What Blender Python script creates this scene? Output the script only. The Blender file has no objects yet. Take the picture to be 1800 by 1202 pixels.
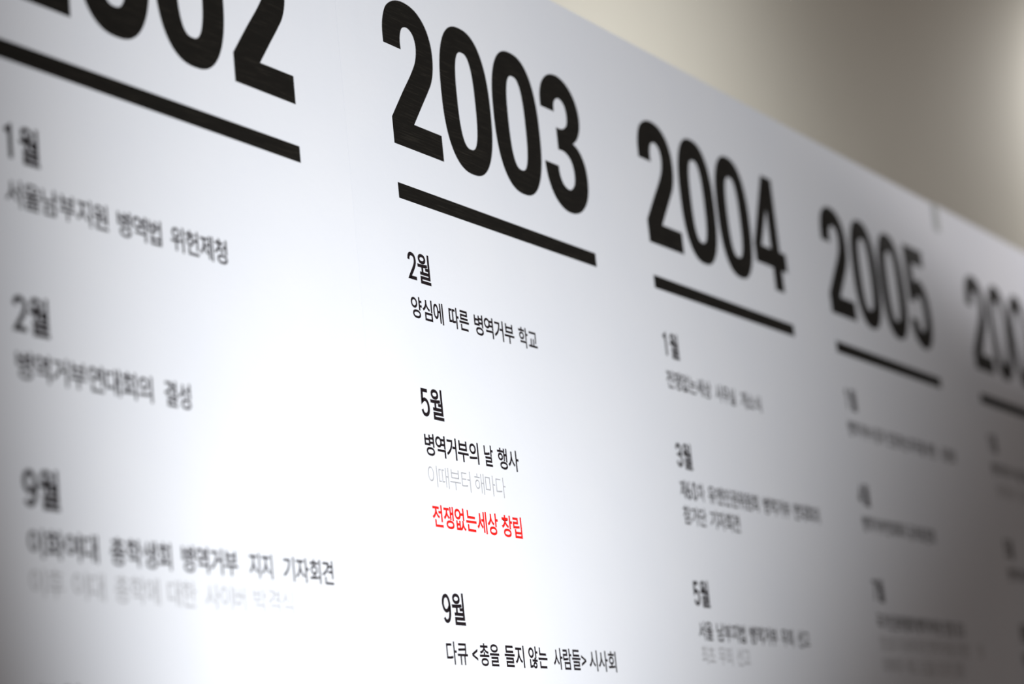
import bpy, math
from mathutils import Matrix, Vector

# ------------------------------------------------------------------ scene
sc = bpy.context.scene
col = sc.collection
VS = sc.view_settings
VS.view_transform = 'Standard'; VS.look = 'None'; VS.gamma = 1.0
VS.use_curve_mapping = False; VS.exposure = 0.0
PI = math.pi
EYE = 1.40                      # camera height above the floor

# ------------------------------------------------------------------ camera
cd = bpy.data.cameras.new('camera'); cam = bpy.data.objects.new('camera', cd); col.objects.link(cam)
Fv = Vector((0.8501995, 0.47797933, 0.22067301)).normalized()
Rv = Vector((0.50726165, -0.85592077, -0.10042536)).normalized()
Uv = Rv.cross(Fv).normalized()
cam.matrix_world = Matrix(((Rv.x, Uv.x, -Fv.x, 0.0), (Rv.y, Uv.y, -Fv.y, -0.85681373),
                           (Rv.z, Uv.z, -Fv.z, EYE), (0, 0, 0, 1)))
cd.sensor_width = 36.0
cd.lens = 4159.844 / 1800 * 36.0
cd.clip_start = 0.02
cd.dof.use_dof = True
cd.dof.focus_distance = 1.70
cd.dof.aperture_fstop = 3.75
cd.dof.aperture_blades = 9
sc.camera = cam

# ------------------------------------------------------------------ light
w = bpy.data.worlds.new('room_light'); sc.world = w; w.use_nodes = True
bg = w.node_tree.nodes['Background']
bg.inputs[0].default_value = (1.0, 0.88, 0.81, 1); bg.inputs[1].default_value = 0.145

def spot(name, loc, aim, lp, half, blend, colr, gain=1.0, rad=0.03):
    l = bpy.data.lights.new(name, 'SPOT'); o = bpy.data.objects.new(name, l); col.objects.link(o)
    o.location = loc
    o.rotation_euler = (Vector(aim) - Vector(loc)).to_track_quat('-Z', 'Y').to_euler()
    l.energy = math.exp(lp) * 4 * PI * PI / 0.8 * gain
    l.spot_size = 2 * half; l.spot_blend = blend; l.color = colr; l.shadow_soft_size = rad
    return o
X0 = 1.37942886                 # left end of the 2003 column on the wall
spot('gallery_spot', (X0-0.5703, -0.6637, EYE-0.6615), (X0+0.4349, 0, EYE+1.0021), 1.1702, 0.5156, 1.0, (0.975, 0.995, 1.0), 1.15)
spot('gallery_spot', (X0+1.6906, -0.5847, EYE+0.829), (X0+1.5382, 0, EYE+1.1524), -1.65, 0.9862, 0.30, (1.0, 0.97, 0.97), 1.06)
spot('wall_washer', (3.7639, 0.1492, EYE+1.2942), (3.9928, 1.0, EYE+1.1957), -0.8325, 1.2009, 0.7814, (0.98, 1.0, 0.985), 0.97)
spot('wall_washer', (7.6421, 0.6003, EYE+2.4504), (7.4431, 1.0, EYE+1.9712), 1.5356, 1.2001, 1.0, (1.0, 0.99, 0.955), 0.78)

# ------------------------------------------------------------------ materials
def mat(name, base, rough=0.6, spec=0.3):
    m = bpy.data.materials.new(name); m.use_nodes = True
    b = m.node_tree.nodes['Principled BSDF']
    b.inputs['Base Color'].default_value = (*base, 1); b.inputs['Roughness'].default_value = rough
    b.inputs['Specular IOR Level'].default_value = spec
    return m, m.node_tree, b
def noise(nt, scale, stretch=(1, 1, 1), detail=4, rough=0.6):
    tc = nt.nodes.new('ShaderNodeTexCoord'); mp = nt.nodes.new('ShaderNodeMapping')
    mp.inputs['Scale'].default_value = stretch
    n = nt.nodes.new('ShaderNodeTexNoise'); n.inputs['Scale'].default_value = scale
    n.inputs['Detail'].default_value = detail; n.inputs['Roughness'].default_value = rough
    nt.links.new(tc.outputs['Object'], mp.inputs[0]); nt.links.new(mp.outputs[0], n.inputs['Vector'])
    return n
def ramp(nt, src, stops):
    r = nt.nodes.new('ShaderNodeValToRGB')
    while len(r.color_ramp.elements) < len(stops): r.color_ramp.elements.new(0.5)
    for e, (p, c) in zip(r.color_ramp.elements, stops): e.position = p; e.color = (*c, 1)
    nt.links.new(src, r.inputs[0]); return r
def bump(nt, b, src, strength, dist):
    bp = nt.nodes.new('ShaderNodeBump'); bp.inputs['Strength'].default_value = strength
    bp.inputs['Distance'].default_value = dist
    nt.links.new(src, bp.inputs['Height']); nt.links.new(bp.outputs[0], b.inputs['Normal'])

paper, nt, b = mat('matt_printed_film', (0.8, 0.81, 0.84), 0.62, 0.15)
n = noise(nt, 9, (1, 1, 1), 5)
r = ramp(nt, n.outputs[0], [(0.3, (0.765, 0.785, 0.845)), (0.7, (0.79, 0.805, 0.855))])
nt.links.new(r.outputs[0], b.inputs['Base Color'])
n2 = noise(nt, 260, (1, 1, 1), 3); bump(nt, b, n2.outputs[0], 0.10, 0.0004)

def ink(name, a, bb, spec=0.25):
    m, nt, b = mat(name, a, 0.55, spec)
    n = noise(nt, 60, (0.5, 1, 14), 5, 0.7)
    r = ramp(nt, n.outputs[0], [(0.52, a), (0.78, bb)])
    nt.links.new(r.outputs[0], b.inputs['Base Color'])
    return m
ink_black = ink('black_ink', (0.0075, 0.0068, 0.0058), (0.034, 0.030, 0.024), 0.16)
ink_text = ink('text_ink', (0.012, 0.008, 0.010), (0.020, 0.014, 0.017), 0.16)
ink_red = ink('red_ink', (0.82, 0.012, 0.008), (0.86, 0.03, 0.02))
ink_grey = ink('grey_ink', (0.42, 0.42, 0.44), (0.50, 0.50, 0.52))

beige, nt, b = mat('beige_wall_paint', (0.8, 0.76, 0.68), 0.8, 0.1)
n = noise(nt, 3, (1, 1, 1), 3)
r = ramp(nt, n.outputs[0], [(0.3, (0.79, 0.755, 0.67)), (0.7, (0.82, 0.785, 0.70))])
nt.links.new(r.outputs[0], b.inputs['Base Color'])
n2 = noise(nt, 90); bump(nt, b, n2.outputs[0], 0.15, 0.001)
board, nt, b = mat('partition_board_paint', (0.72, 0.71, 0.69), 0.7, 0.2)
n2 = noise(nt, 80); bump(nt, b, n2.outputs[0], 0.1, 0.001)
floor_m, nt, b = mat('grey_floor', (0.30, 0.28, 0.26), 0.6, 0.3)
n = noise(nt, 6); r = ramp(nt, n.outputs[0], [(0.3, (0.27, 0.25, 0.235)), (0.7, (0.33, 0.31, 0.29))])
nt.links.new(r.outputs[0], b.inputs['Base Color'])

# ------------------------------------------------------------------ mesh helpers
def link(name, verts, faces, m, parent=None, smooth=False):
    me = bpy.data.meshes.new(name); me.from_pydata(verts, [], faces); me.update()
    me.materials.append(m)
    if smooth: me.shade_smooth()
    o = bpy.data.objects.new(name, me); col.objects.link(o)
    if parent: o.parent = parent
    return o
def box(name, a, c, m, parent=None):
    (x0, y0, z0), (x1, y1, z1) = a, c
    v = [(x0,y0,z0),(x1,y0,z0),(x1,y1,z0),(x0,y1,z0),(x0,y0,z1),(x1,y0,z1),(x1,y1,z1),(x0,y1,z1)]
    f = [(0,3,2,1),(4,5,6,7),(0,1,5,4),(1,2,6,5),(2,3,7,6),(3,0,4,7)]
    return link(name, v, f, m, parent)

# ------------------------------------------------------------------ setting
for o in (box('floor', (-3, -4, -0.1), (11, 1.1, 0), floor_m),
          box('wall_back', (-3, 1.0, 0), (11, 1.1, 5.2), beige),
          box('wall_front', (-1.2, 0.0, 0), (X0+2.9, 0.06, EYE+0.7045), board)):
    o['kind'] = 'structure'

# ------------------------------------------------------------------ printed sheets
THK = 0.0016
FACE = -THK
INKY = FACE - 0.00012           # ink stands a tenth of a millimetre proud of the film
SEAMS = [X0-1.2815, X0-0.0607, X0+1.160, X0+2.381]
ZB = EYE - 0.95
TOPS = [EYE+0.7050, EYE+0.7050, EYE+0.7065]

def ripple(x, z, x0, x1, top):
    """lift of the film from the board: slack near the upper corners at each seam"""
    t = 0.0
    for xs in (x0, x1):
        d = abs(x - xs); amp = 0.0011 if abs(xs - SEAMS[2]) < 1e-6 else 0.0002
        if d < 0.058:
            k = max(0.0, 1 - (top - z) / 0.22)
            t += amp * (k ** 1.6) * (1 - d/0.058) ** 1.2 * (0.5 + 0.5*math.cos(d * 2*PI/0.022)) * min(1, d/0.008)
    return t

def ink_y(X, Z):
    for i in range(3):
        if SEAMS[i] <= X < SEAMS[i+1]: return INKY - ripple(X, Z, SEAMS[i], SEAMS[i+1], TOPS[i])
    return INKY
def sheet(i, label):
    x0, x1 = SEAMS[i] + 0.00018, SEAMS[i+1] - 0.00018
    top = TOPS[i]
    n, k = 244, 60
    o = bpy.data.objects.new('printed_wall_sheet', None); col.objects.link(o)
    o.location = (x0, 0, ZB)
    o['label'] = label; o['category'] = 'wall panel'; o['group'] = 'printed sheets of the timeline'
    vs, fs = [], []
    zs = [ZB + (top-ZB) * (1 - (1 - j/k) ** 1.7) for j in range(k+1)]
    for j in range(k+1):
        for a in range(n+1):
            x = x0 + (x1-x0)*a/n; z = zs[j]
            vs.append((x-x0, FACE - ripple(x, z, x0, x1, top), z-ZB))
    for j in range(k):
        for a in range(n):
            q = j*(n+1)+a; fs.append((q, q+1, q+n+2, q+n+1))
    # back face and the rim that gives the film its thickness
    nb = len(vs); W = x1-x0; H = top-ZB
    rim = [a for a in range(n+1)] + [j*(n+1)+n for j in range(1, k+1)] + [k*(n+1)+a for a in range(n-1, -1, -1)] + [j*(n+1) for j in range(k-1, 0, -1)]
    for q in rim: vs.append((vs[q][0], 0.0, vs[q][2]))
    m = len(rim)
    for t in range(m): fs.append((rim[t], nb+t, nb+(t+1) % m, rim[(t+1) % m]))
    fs.append(tuple(nb+t for t in range(m)))
    link('film', vs, fs, paper, o, False)
    return o, x0

# ------------------------------------------------------------------ type setting
def text_mesh(s, size, offset):
    c = bpy.data.curves.new('text', 'FONT'); c.body = s; c.size = size; c.offset = offset
    c.resolution_u = 6; c.fill_mode = 'FRONT'
    c.align_x = 'LEFT'
    o = bpy.data.objects.new('text', c); col.objects.link(o)
    dg = bpy.context.evaluated_depsgraph_get(); dg.update()
    me = bpy.data.meshes.new_from_object(o.evaluated_get(dg))
    vs = [(v.co.x, v.co.y) for v in me.vertices]; fs = [tuple(p.vertices) for p in me.polygons]
    bpy.data.objects.remove(o); bpy.data.curves.remove(c); bpy.data.meshes.remove(me)
    return vs, fs
ref, _ = text_mesh('이', 1.0, 0.0)
RY0, RY1 = min(v[1] for v in ref), max(v[1] for v in ref)
_num, _ = text_mesh('2', 1.0, 0.0)
NY0, NY1 = 0.0, max(v[1] for v in _num)
GAP = 0.9                       # white between neighbouring syllables, mm
_cache = {}
def glyph(ch, em, offset):
    key = (ch, round(em, 3), round(offset, 3))
    if key not in _cache: _cache[key] = text_mesh(ch, em, offset)
    return _cache[key]

def line(name, root, cx, zbot, height, words, m, offset=0.0, label=None):
    """words: (string, left, right or None) in mm from the column's left edge; zbot and height in mm"""
    V, Fc = [], []
    ox, oz = root.location.x, root.location.z
    for wd in words:
        s, a, bb = wd[:3]
        zb, h = (wd[3] if len(wd) > 3 else (zbot, height))
        chars = []
        for ch in s:
            num = ch.isdigit() or ch in '<>'
            y0, y1 = (NY0, NY1) if num else (RY0, RY1)
            em = h / (y1 - y0)
            vs, fs = glyph(ch, em, offset)
            xa, xb = min(v[0] for v in vs), max(v[0] for v in vs)
            chars.append((vs, fs, xa, xb, y0*em))
        # spacing: halfway between the face's own side bearings and an even gap
        gl = [0.5*GAP + 0.5*max(0.3, (0.92*h/(RY1-RY0) - chars[i][3] + chars[i+1][2]) * 0.8) for i in range(len(chars)-1)] + [0]
        ink_w = sum(q[3]-q[2] for q in chars); gaps = sum(gl)
        k = (bb - a - gaps) / ink_w
        cur = a
        for vs, fs, xa, xb, yb in chars:
            base = len(V)
            for x, y in vs:
                X = cx + (cur + (x-xa)*k) / 1000
                Z = EYE + (zb + (y-yb)) / 1000
                V.append((X - ox, ink_y(X, Z), Z - oz))
            Fc += [tuple(base+i for i in f) for f in fs]
            cur += (xb-xa)*k + gl.pop(0)
    o = link(name, V, Fc, m, root)
    if label: o['label'] = label
    return o

# condensed heading figures: centre lines in a 10 x 19.6 mm box, drawn as strokes of even width
def cm(pts, per=7):
    out = []
    n = len(pts)
    for i in range(n-1):
        p0 = Vector(pts[max(i-1, 0)][:2]); p1 = Vector(pts[i][:2]); p2 = Vector(pts[i+1][:2]); p3 = Vector(pts[min(i+2, n-1)][:2])
        if len(pts[i]) > 2: p0 = p1
        if len(pts[i+1]) > 2: p3 = p2
        if len(pts[i]) > 2 and len(pts[i+1]) > 2: out.append(p1); continue
        for s_ in range(per):
            u = s_/per
            out.append(0.5*((2*p1) + (p2-p0)*u + (2*p0-5*p1+4*p2-p3)*u*u + (-p0+3*p1-3*p2+p3)*u**3))
    out.append(Vector(pts[-1][:2])); return out
C_ = 1
FIG = {
 '1': [[(0.6,15.6,C_),(4.6,18.4,C_),(4.6,0,C_)]],
 '2': [[(1.0,14.2),(1.5,16.8),(3.0,18.4),(5.0,18.7),(7.2,18.0),(8.5,16.2),(8.7,13.6),(7.8,10.8),(5.6,7.3),(3.0,3.8),(1.2,1.1,C_),(9.6,1.1,C_)]],
 '3': [[(1.0,14.8),(1.8,17.3),(3.6,18.6),(6.2,18.4),(8.0,16.6),(8.3,14.0),(7.2,11.4),(4.2,10.4,C_),(7.2,9.6),(8.9,7.2),(8.9,4.2),(7.4,1.7),(4.8,0.9),(2.4,1.8),(0.9,4.6)]],
 '4': [[(7.2,0,C_),(7.2,18.3,C_),(0.9,5.2,C_),(10.0,5.2,C_)]],
 '5': [[(8.6,18.5,C_),(1.9,18.5,C_),(1.5,10.4,C_),(3.2,11.6),(5.3,11.9),(7.6,10.6),(8.8,7.8),(8.7,4.4),(7.2,1.8),(4.8,0.9),(2.4,1.7),(0.9,4.4)]],
 '7': [[(0.6,18.5,C_),(9.2,18.5,C_),(6.6,12),(4.8,6),(4.2,0,C_)]],
 '8': [[(5,10.4),(2.2,11.8),(1.4,14.6),(2.4,17.6),(5,18.7),(7.6,17.6),(8.6,14.6),(7.8,11.8),(5,10.4),(2,8.6),(0.9,5.4),(2,2),(5,0.9),(8,2),(9.1,5.4),(8,8.6),(5,10.4)]],
 '9': [[(1.6,3.4),(2.8,1.5),(5.0,0.9),(7.4,2.4),(8.7,6.0),(9.0,11.0),(8.4,15.6),(6.8,18.1),(4.8,18.7),(2.4,17.6),(1.1,14.8),(1.1,11.8),(2.3,9.2),(4.4,8.1),(6.8,8.9),(8.7,11.4)]],
}
def strokes(ch, wd):
    V, F = [], []
    for pts in FIG[ch]:
        pl = cm(pts); n = len(pl)
        nor = []
        for i in range(n):
            a = (pl[i]-pl[i-1]).normalized() if i > 0 else None
            b_ = (pl[i+1]-pl[i]).normalized() if i < n-1 else None
            if a is None: a = b_
            if b_ is None: b_ = a
            na = Vector((-a.y, a.x)); nb = Vector((-b_.y, b_.x)); m_ = (na+nb)
            m_ = m_.normalized() if m_.length > 1e-4 else na
            nor.append(m_ * (wd/2) / max(0.35, m_.dot(na)))
        b0 = len(V)
        for p, q in zip(pl, nor): V += [((p-q).x, (p-q).y), ((p+q).x, (p+q).y)]
        for i in range(n-1): F.append((b0+2*i, b0+2*i+2, b0+2*i+3, b0+2*i+1))
    return V, F
BOLD = (0.58, 3.0, 0.24)         # weights in mm: heading syllable, heading figure, body line
def heading(root, cx, zbot, fig, x=3.4, z_digit=1.2, label=None):
    if fig == '12': x += 8.0
    o = line('month_heading', root, cx, zbot, 22, [('월', x+12.4, x+29.2, (zbot, 22))], ink_text, BOLD[0], label)
    vs, fs = strokes(fig[-1], BOLD[1])
    if fig == '12':
        v2, f2 = strokes('1', BOLD[1]); fs += [tuple(len(vs)+i for i in f) for f in f2]; vs += [(a-7.5, z) for a, z in v2]
    me = o.data
    V = [tuple(v.co) for v in me.vertices]; F = [tuple(p.vertices) for p in me.polygons]; base = len(V)
    k = 1.06
    for a, z in vs:
        X = cx + (x + 0.2 + a*k) / 1000; Z = EYE + (zbot + z_digit + z) / 1000
        V.append((X - root.location.x, ink_y(X, Z), Z - root.location.z))
    F += [tuple(base+i for i in f) for f in fs]
    me.clear_geometry(); me.from_pydata(V, [], F); me.update()
    return o

# big numerals: outlines in mm (0,0 = left end of the baseline)
def smooth(pts, per=8):
    """pts: (x, z, corner?)  ->  closed Catmull-Rom polyline with kept corners"""
    n = len(pts); out = []
    for i in range(n):
        p0, p1, p2, p3 = pts[i-1], pts[i], pts[(i+1) % n], pts[(i+2) % n]
        def g(p): return Vector((p[0], p[1]))
        c1, c2 = len(p1) > 2, len(p2) > 2
        if c1 and c2: out.append(g(p1)); continue
        L = (g(p2)-g(p1)).length
        def tang(a, m_, c_):
            d1, d2 = (m_-a).length, (c_-m_).length
            t = ((m_-a)/d1*d2 + (c_-m_)/d2*d1) / (d1+d2)
            return t * L
        t1 = tang(g(p0), g(p1), g(p2)) if not c1 else None
        t2 = tang(g(p1), g(p2), g(p3)) if not c2 else None
        if t1 is None: t1 = (g(p2)-g(p1)) * 1.5 - t2 * 0.5
        if t2 is None: t2 = (g(p2)-g(p1)) * 1.5 - t1 * 0.5
        for s in range(per):
            u = s/per
            h1 = 2*u**3-3*u*u+1; h2 = u**3-2*u*u+u; h3 = -2*u**3+3*u*u; h4 = u**3-u*u
            out.append(g(p1)*h1 + t1*h2 + g(p2)*h3 + t2*h4)
    return out
def superell(cx, cz, rx, rz, e=2.5, n=72):
    o = []
    for i in range(n):
        a = 2*PI*i/n; c, s = math.cos(a), math.sin(a)
        o.append(Vector((cx + rx*math.copysign(abs(c)**(2/e), c), cz + rz*math.copysign(abs(s)**(2/e), s))))
    return o
K = 1
GLYPH = {
 '2': [smooth([(-2.0,76.0,K),(21.3,76.0,K),(21.6,86),(25.5,93.6),(32.5,95.6),(39.2,92.2),(42.2,84.5),(41.4,76.0),(38.2,68.2),(35.0,63.4),(18.0,42.0),
               (0.6,19.6,K),(0.6,-0.3,K),(67.6,-0.3,K),(67.6,19.8,K),(30.0,19.8,K),(43.5,37.3),(54.5,51.4),(59.0,57.6),(62.9,66.0),(65.0,76.5),(64.2,90.5),
               (58.8,102.5),(48.5,111.2),(33.5,115.0),(17.5,113.0),(5.5,105.5),(-0.6,93.0)])],
 '0': [superell(36.2, 57.2, 36.0, 58.8, 2.45), superell(36.2, 57.2, 13.2, 38.9, 2.7)],
 '3': [smooth([(0.2,82.0,K),(22.4,82.0,K),(24.0,90.8),(31.5,95.6),(40.0,92.3),(43.2,83.5),(41.0,74.0),(33.5,69.4),(23.0,68.9,K),
               (23.0,49.8,K),(34.0,49.5),(42.5,44.5),(46.3,34.0),(43.8,23.0),(36.0,17.9),(26.0,21.0),(21.4,29.0),(20.8,35.4,K),
               (-1.8,35.4,K),(0.8,21.0),(8.5,7.8),(21.0,-0.2),(36.5,-2.0),(53.0,3.0),(65.0,15.0),(69.2,31.0),(66.5,46.5),(58.0,56.8),(49.8,60.3,K),
               (57.5,65.6),(63.8,75.5),(65.0,88.5),(59.0,102.5),(47.0,112.0),(31.5,115.4),(15.5,111.6),(5.0,102.5),(0.6,92.0)])],
 '4': [[Vector(q) for q in ((33.5,114.4),(57.6,114.4),(57.6,41.0),(71.0,41.0),(71.0,22.2),(57.6,22.2),(57.6,0),(36.5,0),(36.5,22.2),(-1.5,22.2),(-1.5,40.5))],
       [Vector(q) for q in ((36.5,41.0),(36.5,80.0),(16.5,41.0))]],
 '5': [smooth([(5.0,114.4,K),(63.5,114.4,K),(63.5,95.2,K),(26.5,95.2,K),(26.5,73.0,K),(32.0,76.4),(40.0,77.8),(54.0,73.5),(63.5,61.5),(67.5,42.0),
               (65.0,20.5),(55.5,5.5),(40.0,-1.5),(22.0,0.5),(7.5,11.0),(1.6,30.0,K),(23.6,30.0,K),(27.0,22.0),(34.5,18.2),(42.0,21.8),(45.5,31.0),
               (45.5,46.0),(42.0,55.0),(34.5,58.6),(28.0,56.0),(24.6,50.0,K),(5.0,50.0,K)])],
 '6': [smooth([(38.5,114.4,K),(62.5,114.4,K),(40.5,72.5,K),(46,72.6),(58.5,66),(66.5,52),(68.8,36),(64.5,16),(52,2.5),(35.5,-1.8),(18,2.8),(5.5,16.5),
               (1.2,36),(3.5,50),(10.5,64)]), superell(35.2, 35.5, 12.6, 17.2, 2.4)],
}
def digit(root, ch, cx, x, z0):
    loops = GLYPH[ch]
    c = bpy.data.curves.new('numeral', 'CURVE'); c.dimensions = '2D'; c.fill_mode = 'FRONT'
    for lp in loops:
        sp = c.splines.new('POLY'); sp.points.add(len(lp)-1); sp.use_cyclic_u = True
        for p, q in zip(sp.points, lp): p.co = (q.x, q.y, 0, 1)
    o = bpy.data.objects.new('numeral', c); col.objects.link(o)
    dg = bpy.context.evaluated_depsgraph_get(); dg.update()
    me = bpy.data.meshes.new_from_object(o.evaluated_get(dg))
    V = [(cx + (x+v.co.x)/1000 - root.location.x, ink_y(cx + (x+v.co.x)/1000, EYE + (z0+v.co.y)/1000), EYE + (z0+v.co.y)/1000 - root.location.z) for v in me.vertices]
    F = []
    for p in me.polygons:
        f = tuple(p.vertices)
        a, b_, c_ = [me.vertices[i].co for i in f[:3]]
        if (b_-a).cross(c_-a).z < 0: f = f[::-1]
        F.append(f)
    bpy.data.objects.remove(o); bpy.data.curves.remove(c); bpy.data.meshes.remove(me)
    return link('year_digit', V, F, ink_black, root)

def year(root, s, cx, z0=521.9, zb=480.3, zt=491.9, xb=0.0, wbar=295.6):
    for ch, x in zip(s, (0.0, 73.2, 149.6, 227.8)): digit(root, ch, cx, x, z0)
    x0, z = root.location.x, root.location.z
    def P(x, zz): return (cx + x/1000 - x0, INKY, EYE + zz/1000 - z)
    link('year_rule', [P(xb, zb), P(xb+wbar, zb), P(xb+wbar, zt), P(xb, zt)], [(0, 1, 2, 3)], ink_black, root)

B = 15.6   # height of the body type in mm
GROW = (0.0, 0.0)                # how far each word box opens to the left and right, mm
def body(root, cx, z, words, m=None, off=0.24, h=B, label=None):
    if m is None: off = BOLD[2]
    words = [(q[0], q[1]-GROW[0], q[2]+GROW[1]) + tuple(q[3:]) for q in words]
    return line('text_line', root, cx, z, h, words, m or ink_text, off, label)

# ---- first sheet: 2002
s1, _ = sheet(0, 'white timeline sheet at the left with the 2002 column and its three months')
c = X0 - 0.41587
year(s1, '2002', c)
heading(s1, c, 420.3, '1')
body(s1, c, 393.3, [('서울남부지원', 2.5, 90.0), ('병역법', 98.5, 139.6), ('위헌제청', 148.6, 205)])
heading(s1, c, 320.3, '2')
body(s1, c, 294.2, [('병역거부연대회의', 3.5, 120.8), ('결성', 132, 157.0)])
heading(s1, c, 222.3, '9')
body(s1, c, 195.2, [('이화여대', 5, 62.5), ('총학생회', 73, 127.6), ('병역거부', 137.5, 191.8), ('지지', 203, 227.2), ('기자회견', 238.2, 293.2)])
body(s1, c, 173.8, [('이후', 5, 32), ('이대', 39.5, 66), ('총학에', 75, 114.5), ('대한', 122.5, 148.5), ('사이버', 157.7, 197), ('박격식', 205, 246.5)],
     ink_grey, -0.05, label='pale grey text line')

heading(s1, c, 104.0, '12')

# ---- second sheet: 2003, 2004, 2005
s2, _ = sheet(1, 'white timeline sheet in the middle with columns 2003, 2004 and 2005 and one red line')
c = X0
BOLD = (0.45, 2.6, 0.24)
year(s2, '2003', c)
heading(s2, c, 420.3, '2')
body(s2, c, 393.1, [('양심에', 2.4, 45.0), ('따른', 52.9, 80.2), ('병역거부', 88.1, 146.1), ('학교', 153.1, 181.0)])
heading(s2, c, 320.8, '5')
body(s2, c, 293.8, [('병역거부의', 3.2, 75.6), ('날', 83.5, 96.0), ('행사', 102.5, 132.9)])
body(s2, c, 271.6, [('이때부터', 3.8, 60.5), ('해마다', 66.4, 109.6)], ink_grey, -0.2, label='pale grey text line')
body(s2, c, 243.2, [('전쟁없는세상', 4.6, 93.3), ('창립', 98.6, 127.6)], ink_red, 0.30, label='bold red text line')
heading(s2, c, 175.5, '9', x=6.0)
body(s2, c, 148.0, [('다큐', 6.0, 33.9), ('<', 39.6, 47.2, (149.8, 11.0)), ('총을', 49.8, 76.6), ('들지', 84.2, 112.0), ('않는', 118.3, 145.6),
                    ('사람들', 154.7, 196.2), ('>', 197.4, 205.0, (149.8, 11.0)), ('시사회', 209.6, 253.4)])
GROW = (1.0, 1.8)
BOLD = (0.58, 3.0, 0.24)
c = X0 + 0.4
year(s2, '2004', c)
heading(s2, c, 420.6, '1')
body(s2, c, 393.0, [('전쟁없는세상', 2.8, 86.6), ('사무실', 98.6, 136.5), ('개소식', 151, 192)])
heading(s2, c, 324.0, '3')
body(s2, c, 297.8, [('제60차', 4, 47.5), ('유엔인권위원회', 58, 158.5), ('병역거부', 171.8, 228), ('연대회의', 238.6, 296)])
body(s2, c, 275.8, [('참가단', 4.5, 45.5), ('기자회견', 56, 113)])
heading(s2, c, 206.3, '5', x=5.4)
body(s2, c, 178.2, [('서울', 7.5, 31.8), ('남부지법', 42.5, 96.5), ('병역거부', 108, 163.5), ('무죄', 175.5, 198.5), ('선고', 211, 234.5)])
body(s2, c, 158.0, [('최초', 8, 31), ('무죄', 41, 64.5), ('선고', 76.5, 100.3)], ink_grey, 0.05, label='pale grey text line')
c = X0 + 0.8
year(s2, '2005', c)
heading(s2, c, 422.5, '1', x=4.5)
body(s2, c, 395.5, [('병역거부수감자', 3, 99), ('인권개선', 107, 162), ('촉구를', 170, 211), ('위한', 219, 246), ('토론회', 266, 306)])
heading(s2, c, 325.5, '4', x=5)
body(s2, c, 299.5, [('병역거부연대회의', 7, 122), ('공개토론회', 132, 205)])
heading(s2, c, 230, '7', x=9)
body(s2, c, 202.5, [('국가인권위원회', 10, 108), ('병역거부권', 116, 186), ('인정', 196, 222), ('권고', 232, 256)])
body(s2, c, 181.0, [('양심의', 11, 52), ('자유에', 60, 101), ('따른', 109, 135), ('병역거부를', 143, 213), ('인정한', 222, 262), ('첫', 293, 306)],
     ink_grey, 0.05, label='pale grey text line')
body(s2, c, 159.5, [('대체복무', 10, 64), ('제도', 74, 100), ('도입을', 110, 151), ('권고한', 161, 201), ('결정', 211, 236)], ink_grey, 0.05, label='pale grey text line')

# ---- third sheet: 2006
s3, _ = sheet(2, 'white timeline sheet at the right edge with the 2006 column, farthest and most blurred')
c = X0 + 1.226
year(s3, '2006', c)
heading(s3, c, 423, '1')
body(s3, c, 395.5, [('병역거부자', 3, 75), ('석방', 84, 110), ('촉구', 120, 146), ('집회', 156, 182)])
body(s3, c, 371, [('평화활동가', 10, 82), ('참여', 92, 118)], ink_grey, 0.05, label='pale grey text line')
heading(s3, c, 300, '5', x=6)
body(s3, c, 273.5, [('병역거부의', 7, 79), ('날', 88, 101), ('행사', 110, 138)])
heading(s3, c, 203, '8', x=18)
body(s3, c, 176, [('평화캠프', 14, 70), ('개최', 80, 106)])

# small grey tab of tape bridging the top of the seam between the second and third sheets
zt = EYE + 0.7035; xa = SEAMS[2] - s3.location.x
prof = [(-0.009, 0.0), (-0.0085, -0.028), (-0.003, -0.031), (0.006, -0.030), (0.0075, -0.002), (0.0, 0.001)]
V = [(xa + a, FACE - 0.0014, zt + z - s3.location.z) for a, z in prof] + [(xa + a, FACE - 0.0011, zt + z - s3.location.z) for a, z in prof]
n_ = len(prof)
tape, nt, b = mat('grey_tape', (0.42, 0.44, 0.43), 0.5, 0.3)
tb = link('tape_tab', V, [tuple(range(n_)), tuple(range(2*n_-1, n_-1, -1))] + [(i, i+n_, (i+1) % n_ + n_, (i+1) % n_) for i in range(n_)], tape, s3)
tb['label'] = 'small grey tape tab at the seam'
